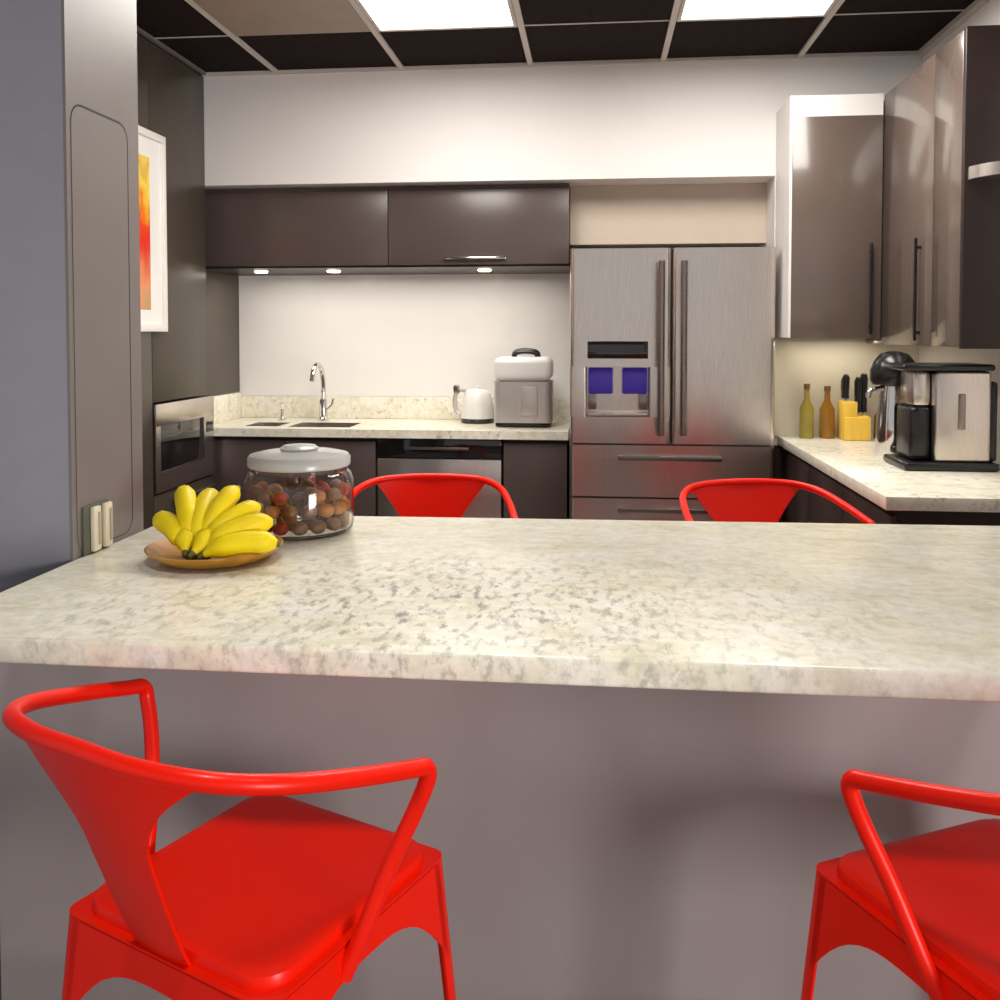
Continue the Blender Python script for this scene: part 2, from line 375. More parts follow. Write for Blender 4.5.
ct = thing('sink_counter', 'pale granite counter with the double sink under the backsplash', 'countertop', (-1.04, 4.6, 0.87))
l = ct.location
SA, SB = (-1.75, -1.57, 4.42, 4.62), (-1.52, -1.20, 4.40, 4.64)
c = MB()
def cb(x0, x1, y0, y1): c.box(x0 - l.x, x1 - l.x, y0 - l.y, y1 - l.y, 0, 0.04)
cb(-1.955, -0.125, 4.31, 4.40); cb(-1.955, -0.125, 4.64, YB - 0.013)
cb(-1.955, SA[0], 4.40, 4.64); cb(SA[1], SB[0], 4.40, 4.64); cb(SB[1], -0.125, 4.40, 4.64)
cb(SA[0], SA[1], 4.40, SA[2]); cb(SA[0], SA[1], SA[3], 4.64)
c.build('slab', M['granite'], ct, smooth=False)
loc_box(ct, -1.955, -0.13, YB - 0.03, YB - 0.013, 0.911, 1.03, bev=0.002).build('upstand', M['granite'], ct)
loc_box(ct, -1.955, -1.938, 4.33, YB - 0.031, 0.911, 1.05, bev=0.002).build('side_upstand', M['granite'], ct)
def basin(S, label):
    x0, x1, y0, y1 = S; d = 0.17; th = 0.004
    k = MB(); lx, ly = l.x, l.y
    z0, z1 = -d, 0.0395
    e = 0.001
    x0 += e; x1 -= e; y0 += e; y1 -= e
    k.box(x0 - lx, x1 - lx, y0 - ly, y1 - ly, z0, z0 + th)
    k.box(x0 - lx, x0 + th - lx, y0 - ly, y1 - ly, z0, z1).box(x1 - th - lx, x1 - lx, y0 - ly, y1 - ly, z0, z1)
    k.box(x0 - lx, x1 - lx, y0 - ly, y0 + th - ly, z0, z1).box(x0 - lx, x1 - lx, y1 - th - ly, y1 - ly, z0, z1)
    return k.build('basin', M['steel'], ct)
basin(SA, ''); basin(SB, '')

fc = thing('kitchen_faucet', 'curved chrome kitchen faucet behind the sink', 'faucet', (-1.43, 4.72, 0.911))
MB().lathe([(0, 0), (0.030, 0), (0.030, 0.012), (0.022, 0.02), (0.021, 0.10), (0.017, 0.115), (0, 0.115)], n=24).build('base', M['chrome'], fc)
MB().tube(spline([(0, 0, 0.11), (0, 0, 0.20), (-0.005, -0.02, 0.275), (-0.01, -0.075, 0.300), (-0.014, -0.125, 0.265), (-0.016, -0.14, 0.215)]),
          0.013, 14).build('spout', M['chrome'], fc)
MB().tube([(0.02, 0, 0.06), (0.05, -0.01, 0.085), (0.06, -0.015, 0.12)], [0.010, 0.008, 0.006]).build('lever', M['chrome'], fc)
sd = thing('soap_dispenser', 'small chrome soap pump at the left end of the sink', 'soap dispenser', (-1.66, 4.73, 0.911))
MB().lathe([(0, 0), (0.02, 0), (0.02, 0.01), (0.011, 0.015), (0.010, 0.06), (0, 0.06)], n=18).build('base', M['chrome'], sd)
MB().tube([(0, 0, 0.06), (0, 0, 0.085), (0, -0.03, 0.09), (0, -0.05, 0.08)], 0.006).build('nozzle', M['chrome'], sd)

# base cabinets of the alcove
def base_unit(x0, x1, label, doors):
    t = thing('base_cabinet', label, 'cabinet', ((x0 + x1) / 2, 4.6, 0))
    loc_box(t, x0, x1, 4.40, YB - 0.02, 0.0, 0.10).build('plinth', M['black'], t)
    # open-topped carcass so the sink bowls hang inside
    l = t.location; k = MB()
    k.box(x0 - l.x, x0 + 0.018 - l.x, 4.36 - l.y, YB - 0.02 - l.y, 0.10, 0.868).box(x1 - 0.018 - l.x, x1 - l.x, 4.36 - l.y, YB - 0.02 - l.y, 0.10, 0.868)
    k.box(x0 + 0.018 - l.x, x1 - 0.018 - l.x, 4.36 - l.y, YB - 0.02 - l.y, 0.10, 0.118).box(x0 + 0.018 - l.x, x1 - 0.018 - l.x, YB - 0.038 - l.y, YB - 0.02 - l.y, 0.118, 0.868)
    k.box(x0 + 0.018 - l.x, x1 - 0.018 - l.x, 4.36 - l.y, 4.378 - l.y, 0.80, 0.868)
    k.build('body', M['darkside'], t)
    wd = (x1 - x0) / doors
    for i in range(doors):
        a = x0 + i * wd
        loc_box(t, a + 0.002, a + wd - 0.002, 4.335, 4.359, 0.11, 0.850, bev=0.002).build('door', M['dark'], t)
    return t
base_unit(-1.955, -1.055, 'dark two-door cabinet below the sink', 2)
base_unit(-0.435, -0.130, 'narrow dark cabinet between dishwasher and fridge', 1)
dw = thing('dishwasher', 'steel dishwasher with black control strip under the counter', 'dishwasher', (-0.745, 4.6, 0))
loc_box(dw, -1.050, -0.440, 4.37, YB - 0.02, 0.0, 0.866).build('body', M['black'], dw)
loc_box(dw, -1.046, -0.444, 4.332, 4.369, 0.775, 0.864, bev=0.003).build('control_panel', M['blackglass'], dw)
loc_box(dw, -1.046, -0.444, 4.328, 4.369, 0.11, 0.770, bev=0.004).build('door', M['steel'], dw)
loc_box(dw, -0.90, -0.60, 4.318, 4.331, 0.815, 0.828, bev=0.003).build('handle', M['steel_d'], dw)

# hot water pot, kettle
po = thing('hot_water_pot', 'silver hot water pot with black carrying handle beside the fridge', 'appliance', (-0.355, 4.60, 0.911))
MB().box(-0.135, 0.135, -0.12, 0.12, 0.0, 0.022, bev=0.01).build('base', M['black'], po)
MB().box(-0.143, 0.143, -0.128, 0.128, 0.022, 0.225, bev=0.035, seg=5, axes='z').build('body', M['silver'], po)
k = MB().box(-0.143, 0.143, -0.128, 0.128, 0.226, 0.345, bev=0.035, seg=5)
lid_o = k.build('lid', M['white_pl'], po)
MB().tube(spline([(-0.05, -0.02, 0.343), (-0.04, -0.02, 0.366), (0.01, -0.02, 0.374), (0.06, -0.02, 0.366), (0.07, -0.02, 0.343)]), 0.011, flat=1.6).build('handle', M['black'], po)
MB().box(-0.004, 0.075, -0.134, -0.128, 0.06, 0.20, bev=0.002).build('front_panel', M['silver'], po)
MB().box(-0.09, 0.09, -0.1305, -0.1275, 0.012, 0.020).build('drip_slot', M['black'], po)
ke = thing('electric_kettle', 'white electric kettle with grey handle top on a dark base', 'kettle', (-0.607, 4.72, 0.911))
MB().lathe([(0, 0), (0.085, 0), (0.087, 0.012), (0.08, 0.022), (0, 0.022)], n=32).build('base', M['black'], ke, label='dark power base')
MB().lathe([(0, 0.023), (0.086, 0.023), (0.086, 0.05), (0.078, 0.11), (0.066, 0.155), (0.05, 0.17), (0.012, 0.175), (0.01, 0.19), (0, 0.192)], n=32).build('body', M['white_pl'], ke)
MB().tube(spline([(-0.062, -0.01, 0.165), (-0.10, -0.015, 0.168), (-0.118, -0.015, 0.12), (-0.108, -0.015, 0.06), (-0.080, -0.01, 0.045)]), 0.009, flat=1.5).build('handle', M['silver'], ke)
MB().box(-0.125, -0.09, -0.03, 0.0, 0.150, 0.195, bev=0.01).build('grip_button', M['steel_d'], ke)

# ------------------------------------------------------------------ refrigerator
FX0, FX1, FY = -0.112, 0.776, 4.06
fr = thing('refrigerator', 'stainless steel french door refrigerator with water dispenser', 'refrigerator', ((FX0 + FX1) / 2, 4.45, 0))
l = fr.location
loc_box(fr, FX0 + 0.006, FX1 - 0.006, FY + 0.07, YB - 0.03, 0.02, 1.735, bev=0.004).build('body', M['steel_d'], fr)
FM = 0.332
def fdoor(x0, x1, z0, z1, name='door', cut=None):
    k = MB()
    if not cut:
        k.box(x0 - l.x, x1 - l.x, FY - l.y, FY + 0.065 - l.y, z0, z1, bev=0.022, seg=5, axes='z')
    else:
        cx0, cx1, cz0, cz1 = cut
        for a, c, za, zb in ((x0, x1, cz1, z1), (x0, x1, z0, cz0)):
            k.box(a - l.x, c - l.x, FY - l.y, FY + 0.065 - l.y, za, zb, bev=0.022, seg=5, axes='z')
        for a, c in ((x0, cx0), (cx1, x1)):
            k.box(a - l.x, c - l.x, FY - l.y, FY + 0.065 - l.y, cz0, cz1, bev=0.012, seg=4, axes='z')
        k.box(cx0 - 0.017 - l.x, cx1 + 0.017 - l.x, FY + 0.055 - l.y, FY + 0.065 - l.y, cz0, cz1)
    return k.build(name, M['steel'], fr)
CUT = (-0.036, 0.233, 1.005, 1.225)
dl = fdoor(FX0, FM - 0.003, 0.888, 1.745, cut=CUT)
drr = fdoor(FM + 0.003, FX1, 0.888, 1.745)
d1 = fdoor(FX0, FX1, 0.652, 0.880, 'drawer')
d2 = fdoor(FX0, FX1, 0.06, 0.644, 'drawer')
def bar_handle(par, x):
    k = MB().tube([(x - l.x, FY - 0.05 - l.y, 0.93), (x - l.x, FY - 0.05 - l.y, 1.685)], 0.014, 14)
    for z in (0.97, 1.645): k.tube([(x - l.x, FY - 0.05 - l.y, z), (x - l.x, FY - 0.0005 - l.y, z)], 0.009)
    k.build('handle', M['steel_d'], par)
bar_handle(dl, 0.284); bar_handle(drr, 0.380)
for par, z in ((d1, 0.826), (d2, 0.595)):
    k = MB().box(0.10 - l.x, 0.55 - l.x, FY - 0.028 - l.y, FY - 0.012 - l.y, z - 0.012, z + 0.012, bev=0.004)
    for x in (0.13, 0.52): k.box(x - 0.01 - l.x, x + 0.01 - l.x, FY - 0.014 - l.y, FY - l.y, z - 0.008, z + 0.008)
    k.build('handle', M['steel_d'], par)
# dispenser
loc_box(fr, -0.034, 0.230, FY - 0.003, FY + 0.002, 1.262, 1.338, bev=0.001).build('display', M['blackglass'], fr)
loc_box(fr, -0.034, 0.231, FY + 0.050, FY + 0.0545, 1.007, 1.223).build('dispenser_back', M['steel'], fr)
for x0, x1 in ((-0.030, 0.078), (0.120, 0.228)):
    MB().box(x0 - l.x, x1 - l.x, FY + 0.020 - l.y, FY + 0.048 - l.y, 1.105, 1.220, bev=0.006).build('lit_recess', M['blue'], fr, label='blue lit dispenser recess')
for x0, x1 in ((-0.030, 0.006), (0.192, 0.228)):
    MB().box(x0 - l.x, x1 - l.x, FY + 0.015 - l.y, FY + 0.048 - l.y, 1.035, 1.104, bev=0.004).build('paddle', M['steel_d'], fr)
loc_box(fr, -0.030, 0.228, FY + 0.002, FY + 0.048, 1.008, 1.022, bev=0.003).build('drip_tray', M['steel'], fr)
loc_box(fr, FM - 0.003, FM + 0.003, FY + 0.03, FY + 0.069, 0.89, 1.74).build('gasket', M['gap'], fr)
for x in (FX0 + 0.08, FX1 - 0.08):
    loc_box(fr, x - 0.03, x + 0.03, FY + 0.15, FY + 0.21, 0.0, 0.02).build('foot', M['black'], fr)

# ------------------------------------------------------------------ wall cabinets on the other side
DX = 1.18
cw = thing('wall_cabinet', 'glossy taupe wall cabinet facing forward beside the fridge', 'cabinet', (1.0, 4.1, 1.355))
loc_box(cw, 0.814, DX + 0.02, 3.972, YM - 0.001, 1.355, 2.27).build('body', M['taupe'], cw)
dcw = loc_box(cw, 0.814, DX - 0.003, 3.95, 3.971, 1.352, 2.272, bev=0.002).build('door', M['taupe'], cw)
l = cw.location
loc_box(cw, 0.803, 0.8135, 3.952, YM - 0.001, 1.355, 2.36).build('side_panel', M['white'], cw, label='white side panel')
loc_box(cw, 0.8137, DX - 0.003, 3.955, YM - 0.001, 2.2725, 2.36).build('filler', M['white'], cw, label='white filler above the door')
MB().box(DX - 0.055 - l.x, DX - 0.043 - l.x, 3.926 - l.y, 3.936 - l.y, 0.015, 0.39, bev=0.002).box(DX - 0.053 - l.x, DX - 0.045 - l.x, 3.936 - l.y, 3.95 - l.y, 0.04, 0.05).box(DX - 0.053 - l.x, DX - 0.045 - l.x, 3.936 - l.y, 3.95 - l.y, 0.35, 0.36).build('handle', M['black'], dcw)
cs = thing('wall_cabinet', 'glossy taupe wall cabinet run along the side wall above the coffee maker', 'cabinet', (1.3, 3.5, 1.33))
l = cs.location
loc_box(cs, DX + 0.022, XR - 0.001, 3.135, YM - 0.002, 1.33, 2.35).build('body', M['taupe'], cs)
ds = loc_box(cs, DX, DX + 0.021, 3.385, 3.948, 1.327, 2.352, bev=0.002).build('door', M['taupe'], cs)
loc_box(cs, DX, DX + 0.021, 3.135, 3.381, 1.327, 2.352, bev=0.002).build('door', M['taupe'], cs)
MB().box(DX - 0.024 - l.x, DX - 0.014 - l.x, 3.49 - l.y, 3.502 - l.y, 0.015, 0.39, bev=0.002).box(DX - 0.014 - l.x, DX - l.x, 3.492 - l.y, 3.50 - l.y, 0.04, 0.05).box(DX - 0.014 - l.x, DX - l.x, 3.492 - l.y, 3.50 - l.y, 0.35, 0.36).build('handle', M['black'], ds)
loc_box(cs, DX, XR - 0.001, 3.11, 3.134, 1.322, 2.356, bev=0.002).build('end_panel', M['darkside'], cs)
# rounded steel shelf on the end panel
o_ = [(DX + 0.008, 3.1095)] + [(DX + 0.008 + (XR - 0.006 - DX - 0.008) * (1 - math.cos(a)), 3.1095 - 0.17 * math.sin(a)) for a in [R(90 * k / 12) for k in range(1, 13)]] + [(XR - 0.006, 3.1095)]
k = MB().prism([(x - l.x, y - l.y) for x, y in o_], 1.865 - 1.33, 1.905 - 1.33)
k.build('end_shelf', M['steel'], cs, label='curved steel shelf on the dark end panel')

# right counter and its base
rc = thing('side_counter', 'white granite counter along the side wall under the taupe cabinets', 'countertop', (1.13, 3.45, 0.87))
loc_box(rc, 0.82, XR - 0.001, 2.68, YM - 0.001, 0.87, 0.91, bev=0.004).build('slab', M['granite'], rc)
rb = thing('base_cabinet', 'dark base cabinet under the side counter next to the fridge', 'cabinet', (1.13, 3.45, 0))
loc_box(rb, 0.91, XR - 0.002, 2.72, YM - 0.002, 0, 0.10).build('plinth', M['black'], rb)
loc_box(rb, 0.862, XR - 0.002, 2.70, YM - 0.002, 0.10, 0.868).build('body', M['darkside'], rb)
for y0, y1 in ((2.702, 3.21), (3.214, 3.72), (3.724, YM - 0.01)):
    loc_box(rb, 0.84, 0.861, y0, y1, 0.11, 0.85, bev=0.002).build('door', M['darkside'], rb)
loc_box(rb, 0.803, 0.839, 4.21, 4.24, 0.0, 0.868).build('filler', M['darkside'], rb)
tag(MB().box(0.803, XR - 0.001, YM - 0.008, YM - 0.0005, 0.911, 1.35).build('backsplash', mat('beige_glass_panel', (0.60, 0.55, 0.44), 0.3, var=0.02), smooth=False),
    'beige backsplash behind the knife block', 'backsplash')

# coffee maker
cm = thing('coffee_maker', 'stainless steel coffee maker with black base and lid', 'coffee maker', (1.18, 3.30, 0.9105))
MB().box(-0.145, 0.16, -0.115, 0.13, 0.0, 0.028, bev=0.01, seg=3).build('base', M['black'], cm)
MB().box(-0.045, 0.135, -0.10, 0.11, 0.028, 0.335, bev=0.012, seg=3).build('housing', M['steel'], cm)
MB().box(-0.115, -0.046, -0.07, 0.09, 0.028, 0.215, bev=0.02, seg=3).build('filter_column', M['black'], cm)
MB().box(-0.155, 0.145, -0.105, 0.115, 0.336, 0.358, bev=0.010, seg=3).build('lid', M['black'], cm)
MB().box(-0.105, -0.046, -0.06, 0.08, 0.215, 0.334, bev=0.012).build('brew_head', M['steel'], cm)
MB().box(0.028, 0.050, -0.104, -0.0995, 0.14, 0.26, bev=0.004).build('control_strip', M['steel_d'], cm)
MB().box(0.136, 0.165, -0.08, 0.10, 0.028, 0.30, bev=0.012).build('side_cover', M['black'], cm)
tc_ = thing('thermal_carafe', 'silver carafe with black lid standing behind the coffee maker', 'carafe', (1.105, 3.54, 0.9105))
MB().lathe([(0, 0), (0.058, 0), (0.062, 0.01), (0.060, 0.12), (0.054, 0.22), (0.048, 0.27), (0, 0.27)], n=32).build('body', M['chrome'], tc_)
MB().lathe([(0, 0.271), (0.074, 0.271), (0.084, 0.290), (0.084, 0.325), (0.074, 0.355), (0.050, 0.385), (0.02, 0.395), (0, 0.395)], n=32).build('lid', M['black'], tc_)
MB().tube(spline([(-0.045, -0.02, 0.26), (-0.09, -0.03, 0.25), (-0.10, -0.03, 0.225)]), 0.010).build('spout', M['chrome'], tc_)

# knife block and knives
kx, ky = 1.118, 4.13
kb = thing('knife_block', 'yellow wooden knife block standing on the side counter', 'knife block', (kx, ky, 0.9105))
MB().box(-0.048, 0.012, -0.035, 0.07, 0.0, 0.165, bev=0.004).box(0.012, 0.062, -0.035, 0.07, 0.0, 0.105, bev=0.004).box(-0.048, 0.062, -0.06, -0.0352, 0.0, 0.10, bev=0.004).build('block', M['block'], kb)
def knife(x, y, z, lab, h=0.12, wd=0.011):
    t = thing('kitchen_knife', lab, 'knife', (kx + x, ky + y, 0.9105 + z), 0, 'knives in the block')
    MB().box(-0.006, 0.006, -0.010, 0.010, 0.0005, 0.014, bev=0.001).build('bolster', M['chrome'], t)
    MB().tube([(0, 0, 0.014), (0, 0, 0.03), (0, 0.002, h * 0.6), (0, -0.001, h * 0.9), (0, -0.006, h)], [wd, wd * 0.85, wd, wd * 1.05, wd * 0.7], 12, flat=1.25).build('handle', M['black'], t)
knife(-0.030, 0.00, 0.165, 'black-handled knife in the tall step of the block', 0.115, 0.013)
knife(-0.026, 0.048, 0.165, 'black-handled knife at the rear corner of the tall step', 0.10, 0.010)
knife(0.022, 0.00, 0.105, 'black-handled knife in the low step next to the tall step', 0.165, 0.013)
knife(0.048, 0.01, 0.105, 'black-handled knife at the outer side of the low step', 0.18, 0.014)
def bottle(name, lab, x, y, r, h, m, capm):
    t = thing(name, lab, 'bottle', (x, y, 0.9105))
    MB().lathe([(0, 0), (r, 0), (r * 1.03, 0.01), (r, h * 0.55), (r * 0.42, h * 0.72), (r * 0.36, h * 0.9), (0, h * 0.9)], n=24).build('body', m, t)
    MB().lathe([(0, h * 0.9), (r * 0.45, h * 0.9), (r * 0.45, h), (0, h)], n=20).build('cap', capm, t)
bottle('oil_bottle', 'olive coloured oil bottle closest to the fridge', 0.93, 4.16, 0.030, 0.24, M['olive'], M['brown'])
bottle('sauce_bottle', 'amber sauce bottle between the oil bottle and knife block', 1.02, 4.17, 0.032, 0.23, M['amber'], M['brown'])
bottle('vinegar_bottle', 'short dark brown bottle in the corner past the knife block', 1.255, 4.17, 0.034, 0.18, M['brown'], M['brown'])

# ------------------------------------------------------------------ island
IX0, IX1, IY0, IY1 = -1.033, XR - 0.002, 1.262, 2.235
isl = thing('kitchen_island', 'long island with speckled cream granite top and grey panelled base', 'island', (0.2, 1.75, 0))
l = isl.location
k = MB()
ol_ = [(IX0, IY0), (IX1, IY0 + 0.0), (IX1, IY1 + 0.03), (-0.95, IY1 - 0.035), (IX0, IY1 - 0.11)]
k.prism([(x - l.x, y - l.y) for x, y in ol_], 0.88, 0.92)
bmesh.ops.bevel(k.bm, geom=[e for e in k.bm.edges if abs(e.verts[0].co.z - e.verts[1].co.z) < 1e-5], offset=0.005, segments=3, profile=0.5, affect='EDGES')
k.build('countertop', M['granite_island'], isl)
loc_box(isl, IX0 - 0.090, IX1, 1.60, 1.606, 0.0, 0.879).build('front_panel', M['panel'], isl, smooth=False)
loc_box(isl, IX0, IX1, 1.607, 1.95, 0.0, 0.879).build('base', M['panel'], isl, smooth=False)

# fruit plate, bananas, jar
CT = 0.9205
px_, py_ = -0.756, 1.755
tag(MB().lathe([(0, 0), (0.08, 0), (0.107, 0.006), (0.130, 0.022), (0.1335, 0.027), (0.130, 0.029), (0.104, 0.015), (0.075, 0.010), (0, 0.010)], n=56)
    .build('fruit_plate', M['wood'], loc=(px_, py_, CT)), 'round honey-coloured wooden plate under the bananas', 'plate')
bb = thing('banana_bunch', 'bunch of ripe yellow bananas on the wooden plate', 'bananas', (px_ - 0.005, py_ - 0.005, CT + 0.011))
def banana(az, lift, ln, curl, start=(0, -0.045, 0.04), rad=0.0215):
    """curved finger leaving the crown at azimuth az, rising then levelling"""
    d = Vector((math.cos(R(az)), math.sin(R(az)), 0)); s = Vector(start); P = []; rr = []
    n = 15
    ang = R(lift); p = s.copy()
    for i in range(n):
        f = i / (n - 1)
        P.append(p.copy())
        rr.append(rad * (0.30 if f == 0 else 0.45 if f < 0.1 else 0.45 + 0.55 * min(1, (f - 0.07) / 0.18)) if f < 0.55 else rad * (1.0 if f < 0.8 else max(0.36, 1 - ((f - 0.8) / 0.2) ** 2 * 0.64)))
        p = p + (d * math.cos(ang) + Vector((0, 0, math.sin(ang)))) * (ln / (n - 1)); ang += R(curl) / (n - 1)
    o = MB().tube(P, rr, 10).build('banana', M['banana'], bb)
    e = P[-1]; dv = (P[-1] - P[-2]).normalized()
    MB().tube([e - dv * 0.001, e + dv * 0.007], [rr[-1] * 0.95, rr[-1] * 0.7], 10).build('tip', M['banana_tip'], o)
    e = P[0]; dv = (P[0] - P[1]).normalized()
    MB().tube([e - dv * 0.002, e + dv * 0.012], [rr[0], rr[0] * 0.8], 8).build('stem', M['banana_tip'], o)
for az, lift, ln, curl, st in (
        (148, 50, 0.115, -55, (-0.030, -0.050, 0.020)), (122, 62, 0.150, -45, (-0.022, -0.046, 0.024)), (98, 60, 0.160, -62, (-0.012, -0.050, 0.026)),
        (76, 58, 0.150, -40, (0.000, -0.046, 0.026)), (50, 48, 0.140, -42, (0.008, -0.056, 0.024)), (28, 40, 0.140, -44, (0.014, -0.066, 0.021)),
        (12, 26, 0.140, -40, (0.020, -0.080, 0.017)), (110, 34, 0.10, -20, (-0.022, -0.072, 0.020)), (66, 30, 0.11, -20, (-0.002, -0.080, 0.020))):
    banana(az, lift, ln, curl, st)
MB().lathe([(0, 0.002), (0.02, 0.002), (0.026, 0.012), (0.016, 0.026), (0, 0.028)], -0.006, -0.052, 16, sx=1.2, sy=0.8).build('crown', M['banana_tip'], bb)

jx, jy = -0.674, 2.035
jar = thing('storage_jar', 'wide clear glass jar with white lid full of sweets', 'jar', (jx, jy, CT))
MB().lathe([(0, 0.0), (0.112, 0.0), (0.121, 0.008), (0.123, 0.02), (0.123, 0.115), (0.116, 0.133), (0.108, 0.139), (0.108, 0.148),
            (0.1045, 0.148), (0.1045, 0.138), (0.112, 0.131), (0.1195, 0.114), (0.1195, 0.02), (0.117, 0.010), (0.11, 0.005), (0, 0.005)], n=64).build('glass', M['glass'], jar)
MB().lathe([(0, 0.1485), (0.113, 0.1485), (0.116, 0.152), (0.116, 0.168), (0.111, 0.175), (0.09, 0.180), (0.055, 0.184), (0, 0.184)], n=56).build('lid', M['lid'], jar)
MB().lathe([(0, 0.1845), (0.040, 0.1845), (0.044, 0.189), (0.036, 0.195), (0, 0.196)], n=32).build('knob', M['lid'], jar)
protos = {}
def sweet_mesh(key, m):
    k = MB(); r = bmesh.ops.create_icosphere(k.bm, subdivisions=2, radius=0.018)
    for v in k.bm.verts:
        v.co *= 1 + 0.10 * math.sin(9 * v.co.x * 60 + key) * math.sin(7 * v.co.y * 60) * 0.6
        v.co.z *= 0.88
    return k, m
KS = (('brown', 'sweet_b', 'brown wrapped sweet among the sweets in the glass jar'), ('orange', 'sweet_o', 'orange wrapped sweet among the sweets in the glass jar'), ('red', 'sweet_r', 'red wrapped sweet among the sweets in the glass jar'))
idx = 0
for lay in range(3):
    for (rr, n) in ((0.0985, 15), (0.058, 8)):
        for i in range(n):
            a = 2 * math.pi * (i + 0.5 * (lay % 2)) / n
            q = random.random()
            if lay == 2 and i % 3 == 0: continue
            c = 0 if q < (0.7, 0.5, 0.45)[lay] else 1 if q < 0.85 else 2
            nm, mm, lab = KS[c]
            if c not in protos:
                k, m_ = sweet_mesh(c, M[mm]); o = k.build('wrapped_sweet', m_)
                tag(o, lab, 'sweet', nm + ' sweets in the glass jar'); protos[c] = o
            else:
                o = protos[c].copy(); COL.objects.link(o)
            o.location = (jx + rr * math.cos(a), jy + rr * math.sin(a), CT + 0.0225 + lay * 0.034)
            o.rotation_euler = (0, 0, random.random() * 6)

# ------------------------------------------------------------------ red metal stools with arms
SEAT = 0.62
def make_stool(label, flare=0.125, start=0.52, power=2.0):
    t = thing('counter_stool', label, 'stool')
    hs, cr = 0.172, 0.045
    def outline(h, r, n=7):
        o = []
        for sx, sy, a0 in ((1, 1, 0), (-1, 1, 90), (-1, -1, 180), (1, -1, 270)):
            for k in range(n + 1):
                a = R(a0 + 90 * k / n); o.append((sx * (h - r) + r * math.cos(a), sy * (h - r) + r * math.sin(a)))
        # bow the edges outwards a little
        return o
    rings = [(0.02, 0.01, SEAT - 0.006), (0.06, 0.03, SEAT - 0.0055), (0.11, 0.045, SEAT - 0.004), (0.150, 0.05, SEAT - 0.001), (0.164, 0.053, SEAT),
             (0.170, cr, SEAT - 0.003), (0.172, cr, SEAT - 0.010), (0.172, cr, SEAT - 0.020), (0.166, cr, SEAT - 0.020), (0.155, 0.05, SEAT - 0.012), (0.06, 0.03, SEAT - 0.012), (0.02, 0.01, SEAT - 0.012)]
    k = MB(); V = []
    for h, r, z in rings: V.append([k.bm.verts.new((x, y, z)) for x, y in outline(h, r)])
    n = len(V[0])
    for a, b in zip(V, V[1:]):
        for i in range(n): k.bm.faces.new((a[i], a[(i + 1) % n], b[(i + 1) % n], b[i]))
    k.bm.faces.new(V[0]); k.bm.faces.new(list(reversed(V[-1])))
    k.build('seat', M['red'], t)
    # apron: four pressed skirts with arched lower edges, flowing into the legs
    top, slope = 0.598, 0.042 / 0.6
    def half(z): return 0.184 + (top - z) * slope
    k = MB()
    for q in range(4):
        rot = Matrix.Rotation(R(90 * q), 4, 'Z')
        rows = []
        for i in range(21):
            s = -1 + 2 * i / 20
            zb = top - (0.036 + 0.105 * abs(s) ** 3.0)
            row = []
            for z in [top + 0.004, top + 0.003] + [top - (top - zb) * j / 5 for j in range(6)]:
                h = half(z)
                if z == top + 0.004: h -= 0.014
                elif z == top + 0.003: h -= 0.005
                row.append(rot @ Vector((s * (h - 0.02), h, z)))
            rows.append(row)
        k.grid(rows, 0.003)
    ra, rb_ = outline(0.1845, 0.020), outline(0.150, 0.03)
    n = len(ra); A = []
    for oo, z in ((ra, top + 0.003), (ra, top + 0.0055), (rb_, top + 0.0055), (rb_, top + 0.003)): A.append([k.bm.verts.new((x, y, z)) for x, y in oo])
    for a, b in zip(A, A[1:] + A[:1]):
        for i in range(n): k.bm.faces.new((a[i], a[(i + 1) % n], b[(i + 1) % n], b[i]))
    k.build('seat_frame', M['red'], t)
    # legs: folded corner channels
    for q in range(4):
        rot = Matrix.Rotation(R(90 * q), 4, 'Z'); rows = []
        for i in range(15):
            f = i / 14; z = top + 0.002 - f * (top + 0.002)
            h = half(z); w = 0.032 - 0.008 * f
            rc_ = 0.018
            row = [Vector((h - w, h, z)), Vector((h - rc_, h, z))]
            for a in (67.5, 45, 22.5): row.append(Vector((h - rc_ + rc_ * math.cos(R(a)), h - rc_ + rc_ * math.sin(R(a)), z)))
            row += [Vector((h, h - rc_, z)), Vector((h, h - w, z))]
            rows.append([rot @ p for p in row])
        lg = MB().grid(rows, 0.004).build('leg', M['red'], t)
        c = rot @ Vector((half(0.0) - 0.014, half(0.0) - 0.014, 0))
        MB().lathe([(0, -0.0), (0.016, 0), (0.016, 0.012), (0, 0.012)], c.x, c.y, 14).build('foot_cap', M['black'], lg)
    h = half(0.20) - 0.008
    for q in range(4):
        rot = Matrix.Rotation(R(90 * q), 4, 'Z')
        MB().tube([rot @ Vector((-h + 0.015, h, 0.20)), rot @ Vector((h - 0.015, h, 0.20))], 0.011, 10).build('footrest', M['red'], t)
    # rail: arm - back - arm in one bent tube
    half_rail = [(0.184, -0.052, 0.562), (0.200, -0.036, 0.610), (0.222, -0.008, 0.690), (0.248, 0.012, 0.760), (0.263, 0.018, 0.800), (0.266, 0.017, 0.816), (0.266, 0.008, 0.825),
                 (0.263, -0.012, 0.830), (0.250, -0.10, 0.854), (0.224, -0.195, 0.880), (0.172, -0.257, 0.896), (0.09, -0.284, 0.902)]
    pts = half_rail + [(0, -0.288, 0.904)] + [(-x, y, z) for x, y, z in reversed(half_rail)]
    k = MB().tube(spline(pts, 6), 0.0112, 14)
    k.build('arm_rail', M['red'], t)
    # splat: wedge-shaped back sheet flaring into the rail
    rows = []
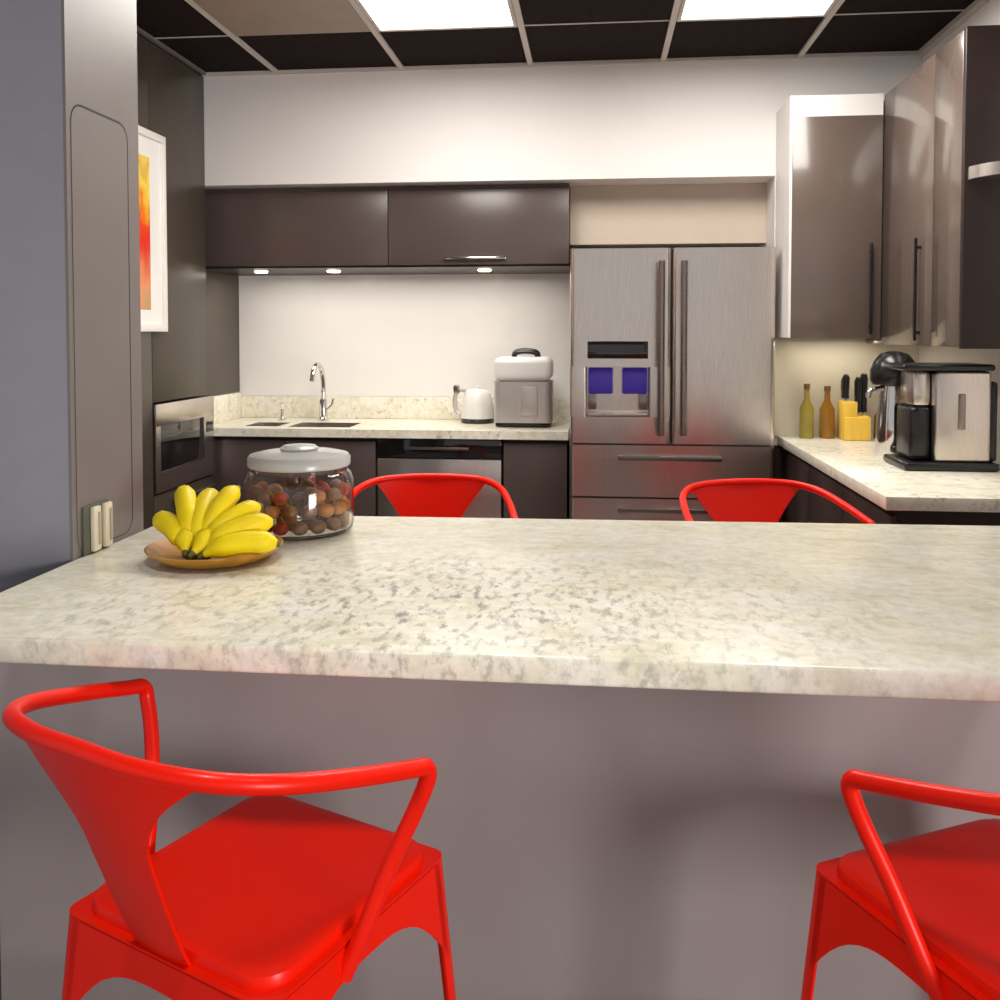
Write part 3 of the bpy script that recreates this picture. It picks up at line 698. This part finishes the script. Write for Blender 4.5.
    for i in range(25):
        f = i / 24
        z = 0.6035 + f * (0.902 - 0.6035)
        wd = 0.048 + 0.014 * f + (flare * max(0, (f - start) / (1 - start)) ** power)
        row = []
        for j in range(13):
            u = -1 + 2 * j / 12; x = u * wd
            yb = -0.177 - 0.109 * f ** 0.9
            yr = -0.286 + 0.95 * x * x * 1.0
            y = yb * (1 - f) + yr * f if f > 0.5 else yb + 0.0 * x
            if f > 0.5:
                g_ = (f - 0.5) / 0.5; y = yb + g_ * (yr + 0.286)
            row.append(Vector((x, y - 0.004 * (1 - u * u), z)))
        rows.append(row)
    MB().grid(rows, 0.004).build('backrest', M['red'], t)
    return t
RZ = lambda world_angle: R(world_angle - 90)       # stool faces +Y locally
s0 = make_stool('red metal stool with armrests at the banana end, on the near side of the island')
s0.location = (-0.459, 1.222, 0); s0.rotation_euler = (0, 0, RZ(66))
GR = 'red metal stools around the island'
s0['group'] = GR
dup(s0, 'red metal stool cut off by the picture edge, on the near side of the island', (0.560, 1.258, 0), RZ(117), GR)
s1 = make_stool('red metal stool behind the island, its back in front of the dishwasher', 0.128, 0.30, 1.25)
s1.location = (-0.50, 2.66, 0); s1.rotation_euler = (0, 0, RZ(-84)); s1['group'] = GR
dup(s1, 'red metal stool behind the island, its back in front of the fridge', (0.53, 2.66, 0), RZ(-76), GR)

# ------------------------------------------------------------------ light
def area(name, loc, sx, sy, power, col=(1, 1, 1), rot=(0, 0, 0)):
    d = bpy.data.lights.new(name, 'AREA'); d.shape = 'RECTANGLE'; d.size = sx; d.size_y = sy; d.energy = power; d.color = col
    o = bpy.data.objects.new(name, d); COL.objects.link(o); o.location = loc; o.rotation_euler = rot
    return o
area('ceiling_lamp', (-0.6, 3.12, CZ - 0.02), 0.5, 1.1, 20, (1, 0.95, 0.88))
area('ceiling_lamp', (0.6, 3.12, CZ - 0.02), 0.5, 1.1, 20, (1, 0.95, 0.88))
def seat_fill_spot(x, y, power, cone=78):  # added spots, no fixtures: extra top light on the near stool seats
    d = bpy.data.lights.new('seat_fill_spot', 'SPOT'); d.energy = power; d.spot_size = R(cone); d.spot_blend = 0.5
    d.shadow_soft_size = 0.12; d.color = (1, 0.96, 0.90)
    o = bpy.data.objects.new('seat_fill_spot', d); COL.objects.link(o); o.location = (x, y, CZ - 0.03)
seat_fill_spot(-0.45, 0.75, 64); seat_fill_spot(0.55, 0.70, 22)
area('added_fill_light', (3.7, -2.4, 1.0), 1.7, 1.5, 170, (1, 0.96, 0.95), (R(90), 0, math.atan2(4.0, 3.9)))  # added fill behind the camera for stools, island panel and near wall; no window
area('under_cabinet_lamp', (-1.05, 4.58, 1.668), 1.6, 0.06, 6, (1, 0.93, 0.86))
area('under_cabinet_lamp', (1.05, 4.10, 1.34), 0.35, 0.05, 1.0, (1, 0.90, 0.74))

wd = bpy.data.worlds.new('World'); scn.world = wd; wd.use_nodes = True
bg = wd.node_tree.nodes['Background']; bg.inputs['Color'].default_value = (1.0, 0.97, 0.96, 1); bg.inputs['Strength'].default_value = 0.5

# ------------------------------------------------------------------ camera
cd = bpy.data.cameras.new('camera'); cam = bpy.data.objects.new('camera', cd); COL.objects.link(cam)
cd.sensor_width = 36; cd.sensor_fit = 'HORIZONTAL'; cd.lens = 0.917 * 36
cd.shift_y = -0.134; cd.clip_start = 0.02
cam.location = (0, 0, 1.37)
cam.rotation_euler = (R(90 - 2.0), 0, R(5.93))
scn.camera = cam
scn.view_settings.view_transform = 'Standard'; scn.view_settings.look = 'None'
scn.view_settings.exposure = 0.1; scn.view_settings.gamma = 1.0
scn.view_settings.use_curve_mapping = False
